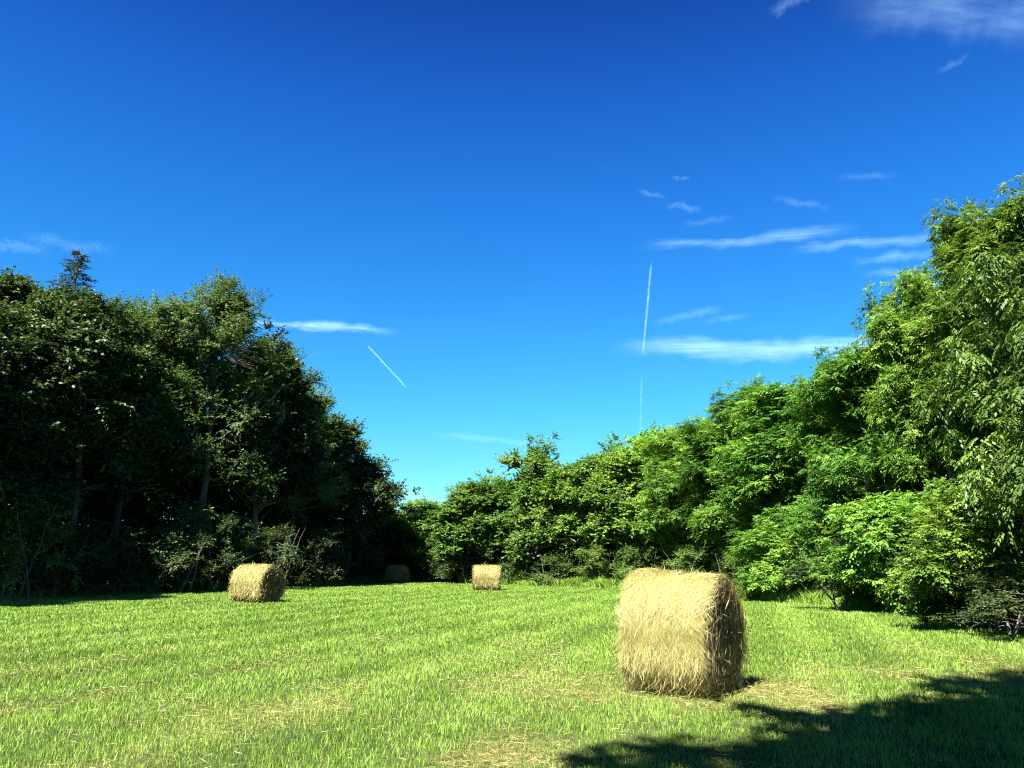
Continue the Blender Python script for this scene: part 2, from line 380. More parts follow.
TREES = [
 # name, proto, x, y, height, crown radius, turn, label, group
 ('walnut_tree', 'walnut', 12.46, 16.80, 9.87, 3.25, 20, 'drooping walnut tree at the right margin, long leaflets hanging, nearest of the right row', RIGHT),
 ('broadleaf_tree', 'pinnate_a', 16.78, 25.00, 15.43, 3.36, 0, 'tallest tree on the right, its top rising behind the drooping walnut', RIGHT),
 ('broadleaf_tree', 'pinnate_b', 14.82, 27.50, 12.62, 2.46, 75, 'feathery bright green tree just left of the drooping walnut, pointed top', RIGHT),
 ('broadleaf_tree', 'pinnate_c', 14.19, 31.50, 11.18, 3.25, 140, 'rounded feathery tree whose top meets the right end of the long white streak cloud', RIGHT),
 ('broadleaf_tree', 'pinnate_a', 13.23, 37.00, 11.02, 3.92, 200, 'feathery tree with a flat wispy top below the long white streak cloud', RIGHT),
 ('broadleaf_tree', 'pinnate_b', 12.34, 42.00, 11.61, 3.70, 260, 'feathery tree with bare grey branches, standing above the right end of the big bale', RIGHT),
 ('broadleaf_tree', 'pinnate_c', 10.38, 46.00, 10.70, 3.58, 310, 'broad leafy tree rising straight above the big foreground bale', RIGHT),
 ('broadleaf_tree', 'oval_a', 8.44, 51.00, 9.27, 3.92, 30, 'bright green tree at the foot of the vertical vapour trail', RIGHT),
 ('broadleaf_tree', 'oval_b', 5.71, 56.00, 9.66, 4.03, 120, 'rounded tree midway between the central bale and the vertical vapour trail', FAR),
 ('broadleaf_tree', 'oval_c', 1.88, 60.50, 10.30, 4.03, 210, 'tall round crowned tree right of and above the small central bale', FAR),
 ('broadleaf_tree', 'oval_a', -2.81, 63.00, 8.46, 4.37, 300, 'low domed tree directly behind the small central bale', FAR),
 ('broadleaf_tree', 'oval_b', -7.19, 69.50, 7.04, 4.03, 40, 'lowest tree at the far end, right of the gap in the skyline', FAR),
 ('broadleaf_tree', 'oval_c', -0.65, 75.00, 9.19, 5.04, 80, 'tree peeping over the low domed tree behind the central bale', FAR),
 ('broadleaf_tree', 'pinnate_a', 4.05, 68.00, 10.85, 4.70, 15, 'tree filling the skyline notch right of the tall round crowned one', FAR),
 ('broadleaf_tree', 'oval_c', 8.30, 63.00, 10.42, 5.04, 160, 'tree behind the skyline left of the vertical vapour trail', FAR),
 ('broadleaf_tree', 'oval_b', 10.80, 54.00, 11.14, 4.26, 250, 'tree behind the skyline just right of the vertical vapour trail', RIGHT),
 ('broadleaf_tree', 'pinnate_c', 13.83, 51.00, 12.24, 4.48, 340, 'tree of the second row showing over the big bale, left of the flat topped one', RIGHT),
 ('broadleaf_tree', 'oval_a', 16.86, 42.00, 11.95, 3.81, 10, 'second row tree between the flat topped and the rounded feathery tree', RIGHT),
 ('broadleaf_tree', 'pinnate_b', 18.15, 37.00, 12.60, 3.25, 100, 'second row tree left of the pointed feathery one', RIGHT),
 ('broadleaf_tree', 'oval_c', 20.58, 35.00, 15.63, 3.25, 190, 'second row tree in the gap left of the tallest right hand tree', RIGHT),
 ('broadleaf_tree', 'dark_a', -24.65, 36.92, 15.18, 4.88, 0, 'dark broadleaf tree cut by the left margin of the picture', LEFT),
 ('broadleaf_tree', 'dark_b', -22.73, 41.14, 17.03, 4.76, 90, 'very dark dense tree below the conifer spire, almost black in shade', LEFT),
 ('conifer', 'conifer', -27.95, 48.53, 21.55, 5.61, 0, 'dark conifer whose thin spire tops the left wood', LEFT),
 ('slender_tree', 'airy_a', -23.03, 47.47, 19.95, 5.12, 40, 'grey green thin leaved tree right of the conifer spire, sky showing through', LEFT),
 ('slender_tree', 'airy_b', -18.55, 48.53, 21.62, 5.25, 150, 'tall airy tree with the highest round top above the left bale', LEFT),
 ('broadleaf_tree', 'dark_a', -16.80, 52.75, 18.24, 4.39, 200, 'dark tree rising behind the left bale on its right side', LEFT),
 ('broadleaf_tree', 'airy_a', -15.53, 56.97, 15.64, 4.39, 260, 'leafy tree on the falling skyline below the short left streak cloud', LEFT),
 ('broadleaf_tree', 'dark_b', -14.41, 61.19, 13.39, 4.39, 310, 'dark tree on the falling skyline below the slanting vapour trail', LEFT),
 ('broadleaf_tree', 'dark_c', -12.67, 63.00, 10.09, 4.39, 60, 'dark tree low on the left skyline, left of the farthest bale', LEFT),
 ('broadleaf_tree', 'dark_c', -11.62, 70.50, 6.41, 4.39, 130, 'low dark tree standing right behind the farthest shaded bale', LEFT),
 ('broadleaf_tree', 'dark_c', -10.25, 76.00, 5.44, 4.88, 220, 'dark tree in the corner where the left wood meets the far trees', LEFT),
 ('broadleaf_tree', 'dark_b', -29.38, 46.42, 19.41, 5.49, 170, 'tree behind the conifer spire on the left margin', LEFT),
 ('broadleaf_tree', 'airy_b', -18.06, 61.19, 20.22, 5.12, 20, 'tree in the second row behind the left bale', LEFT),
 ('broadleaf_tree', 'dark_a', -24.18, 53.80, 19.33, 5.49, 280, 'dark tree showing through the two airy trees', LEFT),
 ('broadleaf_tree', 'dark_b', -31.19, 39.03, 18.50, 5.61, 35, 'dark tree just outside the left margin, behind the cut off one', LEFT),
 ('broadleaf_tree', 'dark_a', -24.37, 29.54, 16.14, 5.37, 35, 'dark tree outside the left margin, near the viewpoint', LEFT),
 ('broadleaf_tree', 'shade', 3.15, -2.12, 17.00, 6.00, 0, 'tall tree behind the viewpoint whose shadow fills the lower right grass', RIGHT),
 ('broadleaf_tree', 'shade', 9.50, -3.50, 17.50, 6.00, 140, 'tall tree right of the viewpoint shading the lower right corner', RIGHT),
 ('broadleaf_tree', 'shade', 14.20, 3.60, 15.50, 5.50, 60, 'unseen tree added outside the right margin to block sky light beside the viewpoint', RIGHT),  # added out of view: screens the shaded grass from sky light on the right
 ('broadleaf_tree', 'shade', -0.50, -5.20, 17.50, 6.00, 200, 'unseen tree added farther back than the tall one to lengthen the foreground shadow', RIGHT),  # added out of view: stretches the foreground shadow back toward the camera
 ('broadleaf_tree', 'shade', 11.50, -8.00, 17.50, 6.00, 250, 'unseen tree added behind the viewpoint at the far right to darken the shade', RIGHT),  # added out of view: blocks sky light coming from behind
]
for a in TREES:
    tree(*a)
SHRUBS = [
 ('shrub', 'dark_shrub', 10.98, 27.60, 2.58, 1.80, 0, 'large dark round bush at the wood edge right of the big bale'),
 ('young_tree', 'sapling', 11.34, 34.00, 3.40, 2.20, 100, 'young feathery tree between the big bale and the large dark round bush'),
 ('shrub', 'shrub_a', 10.71, 38.50, 2.30, 1.90, 200, 'bush seen just over the right end of the big bale'),
 ('shrub', 'shrub_b', 9.48, 44.00, 2.56, 2.00, 300, 'bush hidden mostly behind the top of the big bale'),
 ('shrub', 'shrub_a', 7.60, 49.00, 2.98, 2.00, 40, 'bush at the left shoulder of the big bale'),
 ('shrub', 'shrub_b', 5.46, 53.00, 2.76, 2.20, 140, 'bush half way between the central and the big bale'),
 ('shrub', 'shrub_a', 3.01, 56.50, 2.49, 2.20, 240, 'second bush to the right of the central bale'),
 ('shrub', 'shrub_b', 0.44, 60.00, 2.32, 2.20, 340, 'bush touching the right side of the central bale'),
 ('shrub', 'dark_shrub', -3.79, 62.50, 2.58, 2.30, 80, 'bush touching the left side of the central bale'),
 ('young_tree', 'sapling', 12.34, 26.40, 4.00, 2.30, 180, 'young feathery tree right of the large dark round bush, leafy to the ground'),
 ('shrub', 'dark_shrub', 10.50, 17.40, 1.53, 1.50, 70, 'low dark bush before the foot of the drooping walnut'),
 ('shrub', 'dark_shrub', 11.11, 20.00, 1.62, 1.50, 170, 'low dark bush left of the foot of the drooping walnut'),
 ('shrub', 'shrub_a', 12.61, 23.40, 3.58, 2.10, 280, 'bush in deep shade under the right hand trees, left of the walnut'),
 ('young_tree', 'sapling', 11.47, 19.60, 3.88, 2.20, 20, 'young feathery tree under the drooping walnut at the right margin'),
 ('shrub', 'shrub_b', -20.89, 35.28, 4.72, 2.40, 120, 'pale leaved bush at the foot of the left wood by the margin'),
 ('shrub', 'dark_shrub', -20.50, 39.69, 3.95, 2.20, 220, 'bush in black shade under the very dark dense tree'),
 ('shrub', 'dark_shrub', -18.57, 42.14, 3.83, 2.20, 320, 'bush in shade under the grey green thin leaved tree'),
 ('shrub', 'dark_shrub', -16.27, 45.08, 4.56, 2.40, 60, 'grey leaved bush just left of and above the left bale'),
 ('shrub', 'dark_shrub', -14.11, 48.51, 4.17, 2.30, 160, 'bush in shade behind the right end of the left bale'),
 ('shrub', 'dark_shrub', -12.56, 53.41, 3.77, 2.30, 260, 'bush in shade midway between the left bale and the farthest bale'),
 ('shrub', 'dark_shrub', -11.47, 61.00, 3.31, 2.30, 0, 'bush in shade just left of the farthest bale'),
 ('shrub', 'dark_shrub', -6.62, 66.50, 2.81, 2.30, 100, 'bush in shade just right of the farthest bale'),
 ('shrub', 'dark_shrub', -5.13, 65.00, 2.46, 2.00, 200, 'second bush to the right of the farthest bale'),
 ('shrub', 'dark_shrub', -9.44, 72.00, 2.73, 2.30, 300, 'bush in shade right behind the farthest bale'),
 ('shrub', 'shrub_b', -2.29, 63.00, 2.12, 2.00, 250, 'bush right behind the central bale'),
 ('shrub', 'dark_shrub', -20.53, 36.75, 3.32, 2.30, 30, 'bush between the pale leaved one at the margin and the black shaded one'),
 ('shrub', 'dark_shrub', -17.07, 42.73, 3.33, 2.20, 130, 'bush in shade, second to the left of the left bale'),
 ('shrub', 'dark_shrub', -19.30, 40.18, 3.23, 2.20, 260, 'bush in shade, third to the left of the left bale'),
]
for a in SHRUBS:
    tree(*a, BUSH, 'shrub' if a[0] == 'shrub' else 'tree')

# ------------------------------------------------------------------ setting: ground and field
def soil_material():
    m, nt, out = new_mat('woodland_soil')
    tc = node(nt, 'ShaderNodeTexCoord')
    n = node(nt, 'ShaderNodeTexNoise'); n.inputs['Scale'].default_value = 1.3; n.inputs['Detail'].default_value = 8
    nt.links.new(tc.outputs['Object'], n.inputs['Vector'])
    c = ramp(nt, [(0.3, (0.030, 0.026, 0.016)), (0.55, (0.040, 0.050, 0.018)), (0.75, (0.060, 0.075, 0.026))], n.outputs['Fac'])
    p = node(nt, 'ShaderNodeBsdfPrincipled'); p.inputs['Roughness'].default_value = 1; p.inputs['Specular IOR Level'].default_value = 0.1
    nt.links.new(c, p.inputs['Base Color']); nt.links.new(p.outputs[0], out.inputs['Surface'])
    return m

def turf_material():
    m, nt, out = new_mat('mown_turf')
    tc = node(nt, 'ShaderNodeTexCoord')
    n1 = node(nt, 'ShaderNodeTexNoise'); n1.inputs['Scale'].default_value = 14; n1.inputs['Detail'].default_value = 6
    n2 = node(nt, 'ShaderNodeTexNoise'); n2.inputs['Scale'].default_value = 0.5; n2.inputs['Detail'].default_value = 5
    for n in (n1, n2):
        nt.links.new(tc.outputs['Object'], n.inputs['Vector'])
    green = ramp(nt, [(0.3, (0.015, 0.026, 0.008)), (0.65, (0.045, 0.072, 0.015))], n1.outputs['Fac'])
    straw = ramp(nt, [(0.3, (0.068, 0.064, 0.021)), (0.65, (0.197, 0.182, 0.064))], n1.outputs['Fac'])
    mx = node(nt, 'ShaderNodeMix', data_type='RGBA')
    f = attr(nt, 'dry')
    nt.links.new(f, mx.inputs['Factor']); nt.links.new(green, mx.inputs['A']); nt.links.new(straw, mx.inputs['B'])
    p = node(nt, 'ShaderNodeBsdfPrincipled'); p.inputs['Roughness'].default_value = 1; p.inputs['Specular IOR Level'].default_value = 0.1
    b = node(nt, 'ShaderNodeBump'); b.inputs['Strength'].default_value = 0.8; b.inputs['Distance'].default_value = 0.04
    nt.links.new(n1.outputs['Fac'], b.inputs['Height']); nt.links.new(b.outputs[0], p.inputs['Normal'])
    nt.links.new(mx.outputs['Result'], p.inputs['Base Color']); nt.links.new(p.outputs[0], out.inputs['Surface'])
    return m

G = 4000.0
add('ground', mesh_np('ground', [(-G, -G, -0.06), (G, -G, -0.06), (G, G, -0.06), (-G, G, -0.06)], [(0, 1, 2, 3)], mats=[soil_material()]), kind='structure')

FIELD = np.array([(-33, -14), (-29, 20), (-26.0, 40.0), (-18.6, 48.3), (-13.0, 59.5), (-11.3, 66), (-10.2, 70), (-7.0, 68), (-3.5, 63),
                  (1.0, 59.5), (5.0, 53.0), (8.0, 45.0), (10.2, 37.5), (12.2, 31.0), (13.6, 26.0), (14.8, 20), (16, 8), (17, -14)], float)
def in_field(x, y):
    inside = np.zeros(len(x), bool); n = len(FIELD)
    for i in range(n):
        x1, y1 = FIELD[i]; x2, y2 = FIELD[(i + 1) % n]
        c = ((y1 > y) != (y2 > y)) & (x < (x2 - x1) * (y - y1) / (y2 - y1 + 1e-12) + x1)
        inside ^= c
    return inside

def fz(x, y):
    return 0.07 * (fbm(x * 0.11, y * 0.11, 3) - 0.5) + 0.03 * (vnoise(x * 0.7, y * 0.7, 5) - 0.5)

def dryness(x, y):
    """where the mown straw lies: strips along the mower's rows plus patches, mostly near the viewpoint and round the bale"""
    u = x * 0.95 - y * 0.32                                      # across the rows
    v = x * 0.32 + y * 0.95
    rows = np.exp(-((np.mod(u + 0.6 * fbm(v * 0.12, u * 0.1, 9) + 0.9, 2.7) - 1.35) / 0.36) ** 2) * np.clip(fbm(u * 0.5, v * 0.30, 21) * 2.6 - 0.85, 0, 1)
    patch = np.clip(fbm(x * 0.9, y * 0.55, 31, 5) * 4.2 - 1.75, 0, 1)
    near = np.clip(1.55 - y / 13.0, 0.06, 1.0)
    patch = patch * np.clip(0.45 + 0.12 * (x + 4), 0.35, 1)      # less of it towards the left
    bale = np.exp(-(((x - 2.75) / 1.15) ** 2 + ((y - 10.2) / 1.2) ** 2)) * 0.7
    return np.clip((0.55 * rows + 0.55 * patch) * near + bale * fbm(x * 1.7, y * 1.7, 41) * 1.5, 0, 1)

gx, gy = np.meshgrid(np.arange(-34, 18.01, 0.5), np.arange(-14, 71.01, 0.5))
nx, ny = gx.shape[1], gx.shape[0]
fv = np.stack([gx.ravel(), gy.ravel(), fz(gx.ravel(), gy.ravel())], 1)
i = np.arange(ny - 1)[:, None] * nx + np.arange(nx - 1)[None, :]
fq = np.stack([i, i + 1, i + nx + 1, i + nx], -1).reshape(-1, 4)
cen = fv[fq].mean(1)
fq = fq[in_field(cen[:, 0], cen[:, 1])]
used = np.unique(fq); remap = -np.ones(len(fv), int); remap[used] = np.arange(len(used))
fv = fv[used]; fq = remap[fq]
add('field', mesh_np('field', fv, fq, attrs={'dry': dryness(fv[:, 0], fv[:, 1])}, mats=[turf_material()], smooth=True), kind='structure')

# ------------------------------------------------------------------ grass (stuff)
def grass_material():
    m, nt, out = new_mat('grass_blade')
    fresh = ramp(nt, [(0.0, (0.058, 0.128, 0.011)), (0.5, (0.153, 0.311, 0.025)), (1.0, (0.255, 0.408, 0.059))], attr(nt, 'tint'))
    straw = ramp(nt, [(0.0, (0.182, 0.167, 0.045)), (1.0, (0.379, 0.356, 0.129))], attr(nt, 'tint'))
    mx = node(nt, 'ShaderNodeMix', data_type='RGBA')
    nt.links.new(attr(nt, 'dry'), mx.inputs['Factor']); nt.links.new(fresh, mx.inputs['A']); nt.links.new(straw, mx.inputs['B'])
    p = node(nt, 'ShaderNodeBsdfPrincipled'); p.inputs['Roughness'].default_value = 0.5; p.inputs['Specular IOR Level'].default_value = 0.3
    t = node(nt, 'ShaderNodeBsdfTranslucent')
    nt.links.new(mx.outputs['Result'], p.inputs['Base Color']); nt.links.new(mx.outputs['Result'], t.inputs['Color'])
    ms = node(nt, 'ShaderNodeMixShader'); ms.inputs['Fac'].default_value = 0.35
    nt.links.new(p.outputs[0], ms.inputs[1]); nt.links.new(t.outputs[0], ms.inputs[2])
    nt.links.new(ms.outputs[0], out.inputs['Surface'])
    return m
GRASS = grass_material()

def blades(g, x, y, h, w, lean, z0=None):
    """each blade: two stacked quads' worth of outline (5 points), bending over; returns verts, quads, tris"""
    n = len(x)
    a = g.uniform(0, 2 * PI, n)
    S = np.stack([np.cos(a), np.sin(a), 0 * a], 1)
    b = g.uniform(0, 2 * PI, n)
    Bd = np.stack([np.cos(b), np.sin(b), 0 * b], 1) * (lean * g.uniform(0.1, 1.3, n) * h)[:, None]
    P = np.stack([x, y, (fz(x, y) if z0 is None else z0) - 0.01], 1)
    Z = np.array([0, 0, 1.0])
    m = P + Bd * 0.3 + Z * (h * 0.58)[:, None]
    t = P + Bd + Z * h[:, None]
    hw = (w * 0.5)[:, None]
    v = np.stack([P - S * hw, P + S * hw, m + S * hw * 0.8, m - S * hw * 0.8, t], 1).reshape(-1, 3)
    o = np.arange(n)[:, None] * 5
    return v, o + np.array([[0, 1, 2, 3]]), o + np.array([[3, 2, 4]])

def scatter(g, n, d0, d1, power, half):
    """points in the wedge seen from the viewpoint, density falling as d**-power per area"""
    e = 2 - power
    d = (d0 ** e + (d1 ** e - d0 ** e) * g.random(n)) ** (1 / e)
    a = g.uniform(-half, half, n)
    return d * np.sin(a), d * np.cos(a) - 2.5

g = np.random.default_rng(5)
x, y = scatter(g, 1150000, 3.5, 74.0, 1.55, rad(44))
k = in_field(x, y); x, y = x[k], y[k]
d = np.maximum(np.hypot(x, y), 2.5)
dry = dryness(x, y)
tuft = fbm(x * 2.6, y * 2.6, 51, 2)
keep = g.random(len(x)) < (1 - 0.30 * dry) * np.clip(0.35 + 1.3 * tuft, 0, 1)
x, y, d, dry, tuft = x[keep], y[keep], d[keep], dry[keep], tuft[keep]
far = np.maximum(1, d / 7.0)
h = (0.036 + 0.068 * tuft * g.uniform(0.5, 1.25, len(x))) * (1 - 0.35 * dry) * np.minimum(1.25, far ** 0.15)
w = 0.0048 * g.uniform(0.7, 1.3, len(x)) * far ** 0.95
isdry = np.where(g.random(len(x)) < 0.05 + 0.13 * np.clip(1.5 - d / 12, 0, 1) + 0.50 * dry, g.uniform(0.55, 1, len(x)), g.uniform(0, 0.22, len(x)))
tint = np.clip(g.normal(0.5, 0.30, len(x)) + (fbm(x * 0.3, y * 0.3, 61) - 0.5) * 0.6
               + 0.19 * np.sin(2 * PI * (x * 0.95 - y * 0.32 + 0.02 * y * x * 0.12) / 1.9), 0, 1)
v, q, t = blades(g, x, y, h, w, 0.6)
add('grass', mesh_np('grass', v, q, t, {'tint': np.repeat(tint, 5), 'dry': np.repeat(isdry, 5)}, [GRASS]), kind='stuff',
    label='bright green mown grass covering the field', category='grass')

# cut straw lying flat between the blades
g = np.random.default_rng(6)
x, y = scatter(g, 420000, 3.5, 30.0, 1.2, rad(44))
k = in_field(x, y) & (g.random(len(x)) < 0.04 + dryness(x, y)); x, y = x[k], y[k]
n = len(x); a = g.uniform(0, 2 * PI, n)
P = np.stack([x, y, fz(x, y) + g.uniform(0.008, 0.055, n)], 1)
D = np.stack([np.cos(a), np.sin(a), g.normal(0, 0.16, n)], 1)
N = norm(g.normal(size=(n, 3)) * 0.5 + [0, 0, 1.0])
dd = np.maximum(1, np.hypot(x, y) / 8)
sv = leaf_quads(P, D, N, g.uniform(0.05, 0.16, n), 0.0042 * dd * g.uniform(0.7, 1.3, n))
def straw_material(name, c0, c1, c2):
    m, nt, out = new_mat(name)
    c = ramp(nt, [(0, c0), (0.5, c1), (1, c2)], attr(nt, 'tint'))
    p = node(nt, 'ShaderNodeBsdfPrincipled'); p.inputs['Roughness'].default_value = 0.55; p.inputs['Specular IOR Level'].default_value = 0.35
    nt.links.new(c, p.inputs['Base Color']); nt.links.new(p.outputs[0], out.inputs['Surface'])
    return m
STRAW = straw_material('loose_straw', (0.099, 0.072, 0.027), (0.220, 0.178, 0.064), (0.318, 0.273, 0.114))
add('straw_litter', mesh_np('straw_litter', sv, quads_for(n), attrs={'tint': np.repeat(g.random(n), 4)}, mats=[STRAW]), kind='stuff',
    label='cut yellow straw lying between the grass blades', category='straw')

# tall weeds and uncut grass along the edge of the wood
def edge_points(g, n, i0, i1, width):
    seg = FIELD[i0:i1 + 1]
    ln = np.hypot(*np.diff(seg, axis=0).T); cum = np.concatenate([[0], np.cumsum(ln)])
    s = g.uniform(0, cum[-1], n); j = np.clip(np.searchsorted(cum, s) - 1, 0, len(ln) - 1)
    f = ((s - cum[j]) / ln[j])[:, None]
    p = seg[j] * (1 - f) + seg[j + 1] * f
    dr = np.diff(seg, axis=0)[j] / ln[j][:, None]
    return p + np.stack([-dr[:, 1], dr[:, 0]], 1) * g.uniform(*width, n)[:, None]
g = np.random.default_rng(7)
pr = edge_points(g, 90000, 8, 15, (-0.9, 1.0)); pl = edge_points(g, 16000, 1, 7, (-0.2, 1.2))
p = np.concatenate([pr, pl]); n = len(p)
cl = fbm(p[:, 0] * 1.1, p[:, 1] * 1.1, 71)
h = np.clip(0.16 + 1.1 * (cl - 0.25), 0.08, 1.1) * g.uniform(0.5, 1.2, n)
dd = np.maximum(1, np.hypot(p[:, 0], p[:, 1]) / 14)
v, q, t = blades(g, p[:, 0], p[:, 1], h, 0.016 * dd * g.uniform(0.7, 1.4, n), 0.55, z0=np.full(n, -0.05))
add('tall_grass', mesh_np('tall_grass', v, q, t, {'tint': np.repeat(np.clip(g.normal(0.45, 0.25, n), 0, 1), 5), 'dry': np.repeat(np.where(g.random(n) < 0.08, 0.8, 0.12), 5)}, [GRASS]),
    kind='stuff', label='uncut yellow green grass and weeds at the foot of the trees', category='grass')

# the dark inside of the wood behind its first trees
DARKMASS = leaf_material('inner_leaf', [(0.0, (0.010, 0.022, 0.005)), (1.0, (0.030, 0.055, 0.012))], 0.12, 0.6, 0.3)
def inner_mass(g, n, i0, i1, width, height):
    p = edge_points(g, n, i0, i1, width)
    z = g.uniform(0, 1, n) * height * (0.55 + 0.9 * fbm(p[:, 0] * 0.25, p[:, 1] * 0.25, 77))
    P = np.stack([p[:, 0], p[:, 1], z], 1)
    D = norm(g.normal(size=(n, 3)) + [0, 0, -0.2]); N = norm(g.normal(size=(n, 3)) + [0, 0, 0.8])
    return P, D, N
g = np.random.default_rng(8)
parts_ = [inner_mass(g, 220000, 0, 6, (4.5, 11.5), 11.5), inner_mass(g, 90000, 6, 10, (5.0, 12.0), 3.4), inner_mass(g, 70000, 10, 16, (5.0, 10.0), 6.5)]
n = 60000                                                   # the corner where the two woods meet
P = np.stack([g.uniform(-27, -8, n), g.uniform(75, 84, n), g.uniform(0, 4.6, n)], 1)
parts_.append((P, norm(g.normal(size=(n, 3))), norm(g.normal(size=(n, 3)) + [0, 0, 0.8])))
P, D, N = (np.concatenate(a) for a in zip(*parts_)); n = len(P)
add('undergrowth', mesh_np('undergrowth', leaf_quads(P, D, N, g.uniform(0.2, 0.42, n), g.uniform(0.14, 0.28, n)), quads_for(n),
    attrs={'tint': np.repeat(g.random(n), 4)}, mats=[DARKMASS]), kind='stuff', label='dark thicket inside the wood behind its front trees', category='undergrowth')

# ------------------------------------------------------------------ hay bales
def bale_core_material():
    m, nt, out = new_mat('packed_hay')
    tc = node(nt, 'ShaderNodeTexCoord')
    mp = node(nt, 'ShaderNodeMapping'); mp.inputs['Scale'].default_value = (26, 5, 5)
    nt.links.new(tc.outputs['Object'], mp.inputs['Vector'])
    n = node(nt, 'ShaderNodeTexNoise'); n.inputs['Scale'].default_value = 3.0; n.inputs['Detail'].default_value = 7; n.inputs['Roughness'].default_value = 0.7
    nt.links.new(mp.outputs[0], n.inputs['Vector'])
    c = ramp(nt, [(0.30, (0.091, 0.062, 0.019)), (0.5, (0.189, 0.144, 0.045)), (0.72, (0.288, 0.227, 0.083))], n.outputs['Fac'])
    p = node(nt, 'ShaderNodeBsdfPrincipled'); p.inputs['Roughness'].default_value = 0.85; p.inputs['Specular IOR Level'].default_value = 0.2
    b = node(nt, 'ShaderNodeBump'); b.inputs['Strength'].default_value = 1.0; b.inputs['Distance'].default_value = 0.03
    nt.links.new(n.outputs['Fac'], b.inputs['Height']); nt.links.new(b.outputs[0], p.inputs['Normal'])
    nt.links.new(c, p.inputs['Base Color']); nt.links.new(p.outputs[0], out.inputs['Surface'])
    return m
def bale_end_material():
    m, nt, out = new_mat('hay_end')
    tc = node(nt, 'ShaderNodeTexCoord')
    n = node(nt, 'ShaderNodeTexNoise'); n.inputs['Scale'].default_value = 16; n.inputs['Detail'].default_value = 6
    nt.links.new(tc.outputs['Object'], n.inputs['Vector'])
    c = ramp(nt, [(0.32, (0.05, 0.032, 0.016)), (0.55, (0.13, 0.090, 0.040)), (0.75, (0.26, 0.195, 0.085))], n.outputs['Fac'])
    p = node(nt, 'ShaderNodeBsdfPrincipled'); p.inputs['Roughness'].default_value = 0.9; p.inputs['Specular IOR Level'].default_value = 0.15
    b = node(nt, 'ShaderNodeBump'); b.inputs['Strength'].default_value = 1.0; b.inputs['Distance'].default_value = 0.05
    nt.links.new(n.outputs['Fac'], b.inputs['Height']); nt.links.new(b.outputs[0], p.inputs['Normal'])
    nt.links.new(c, p.inputs['Base Color']); nt.links.new(p.outputs[0], out.inputs['Surface'])
    return m
CORE, END = bale_core_material(), bale_end_material()
HAY = straw_material('bale_straw', (0.128, 0.099, 0.027), (0.270, 0.236, 0.070), (0.375, 0.352, 0.135))
HAY_END = straw_material('bale_end_straw', (0.08, 0.053, 0.024), (0.22, 0.165, 0.070), (0.46, 0.38, 0.17))

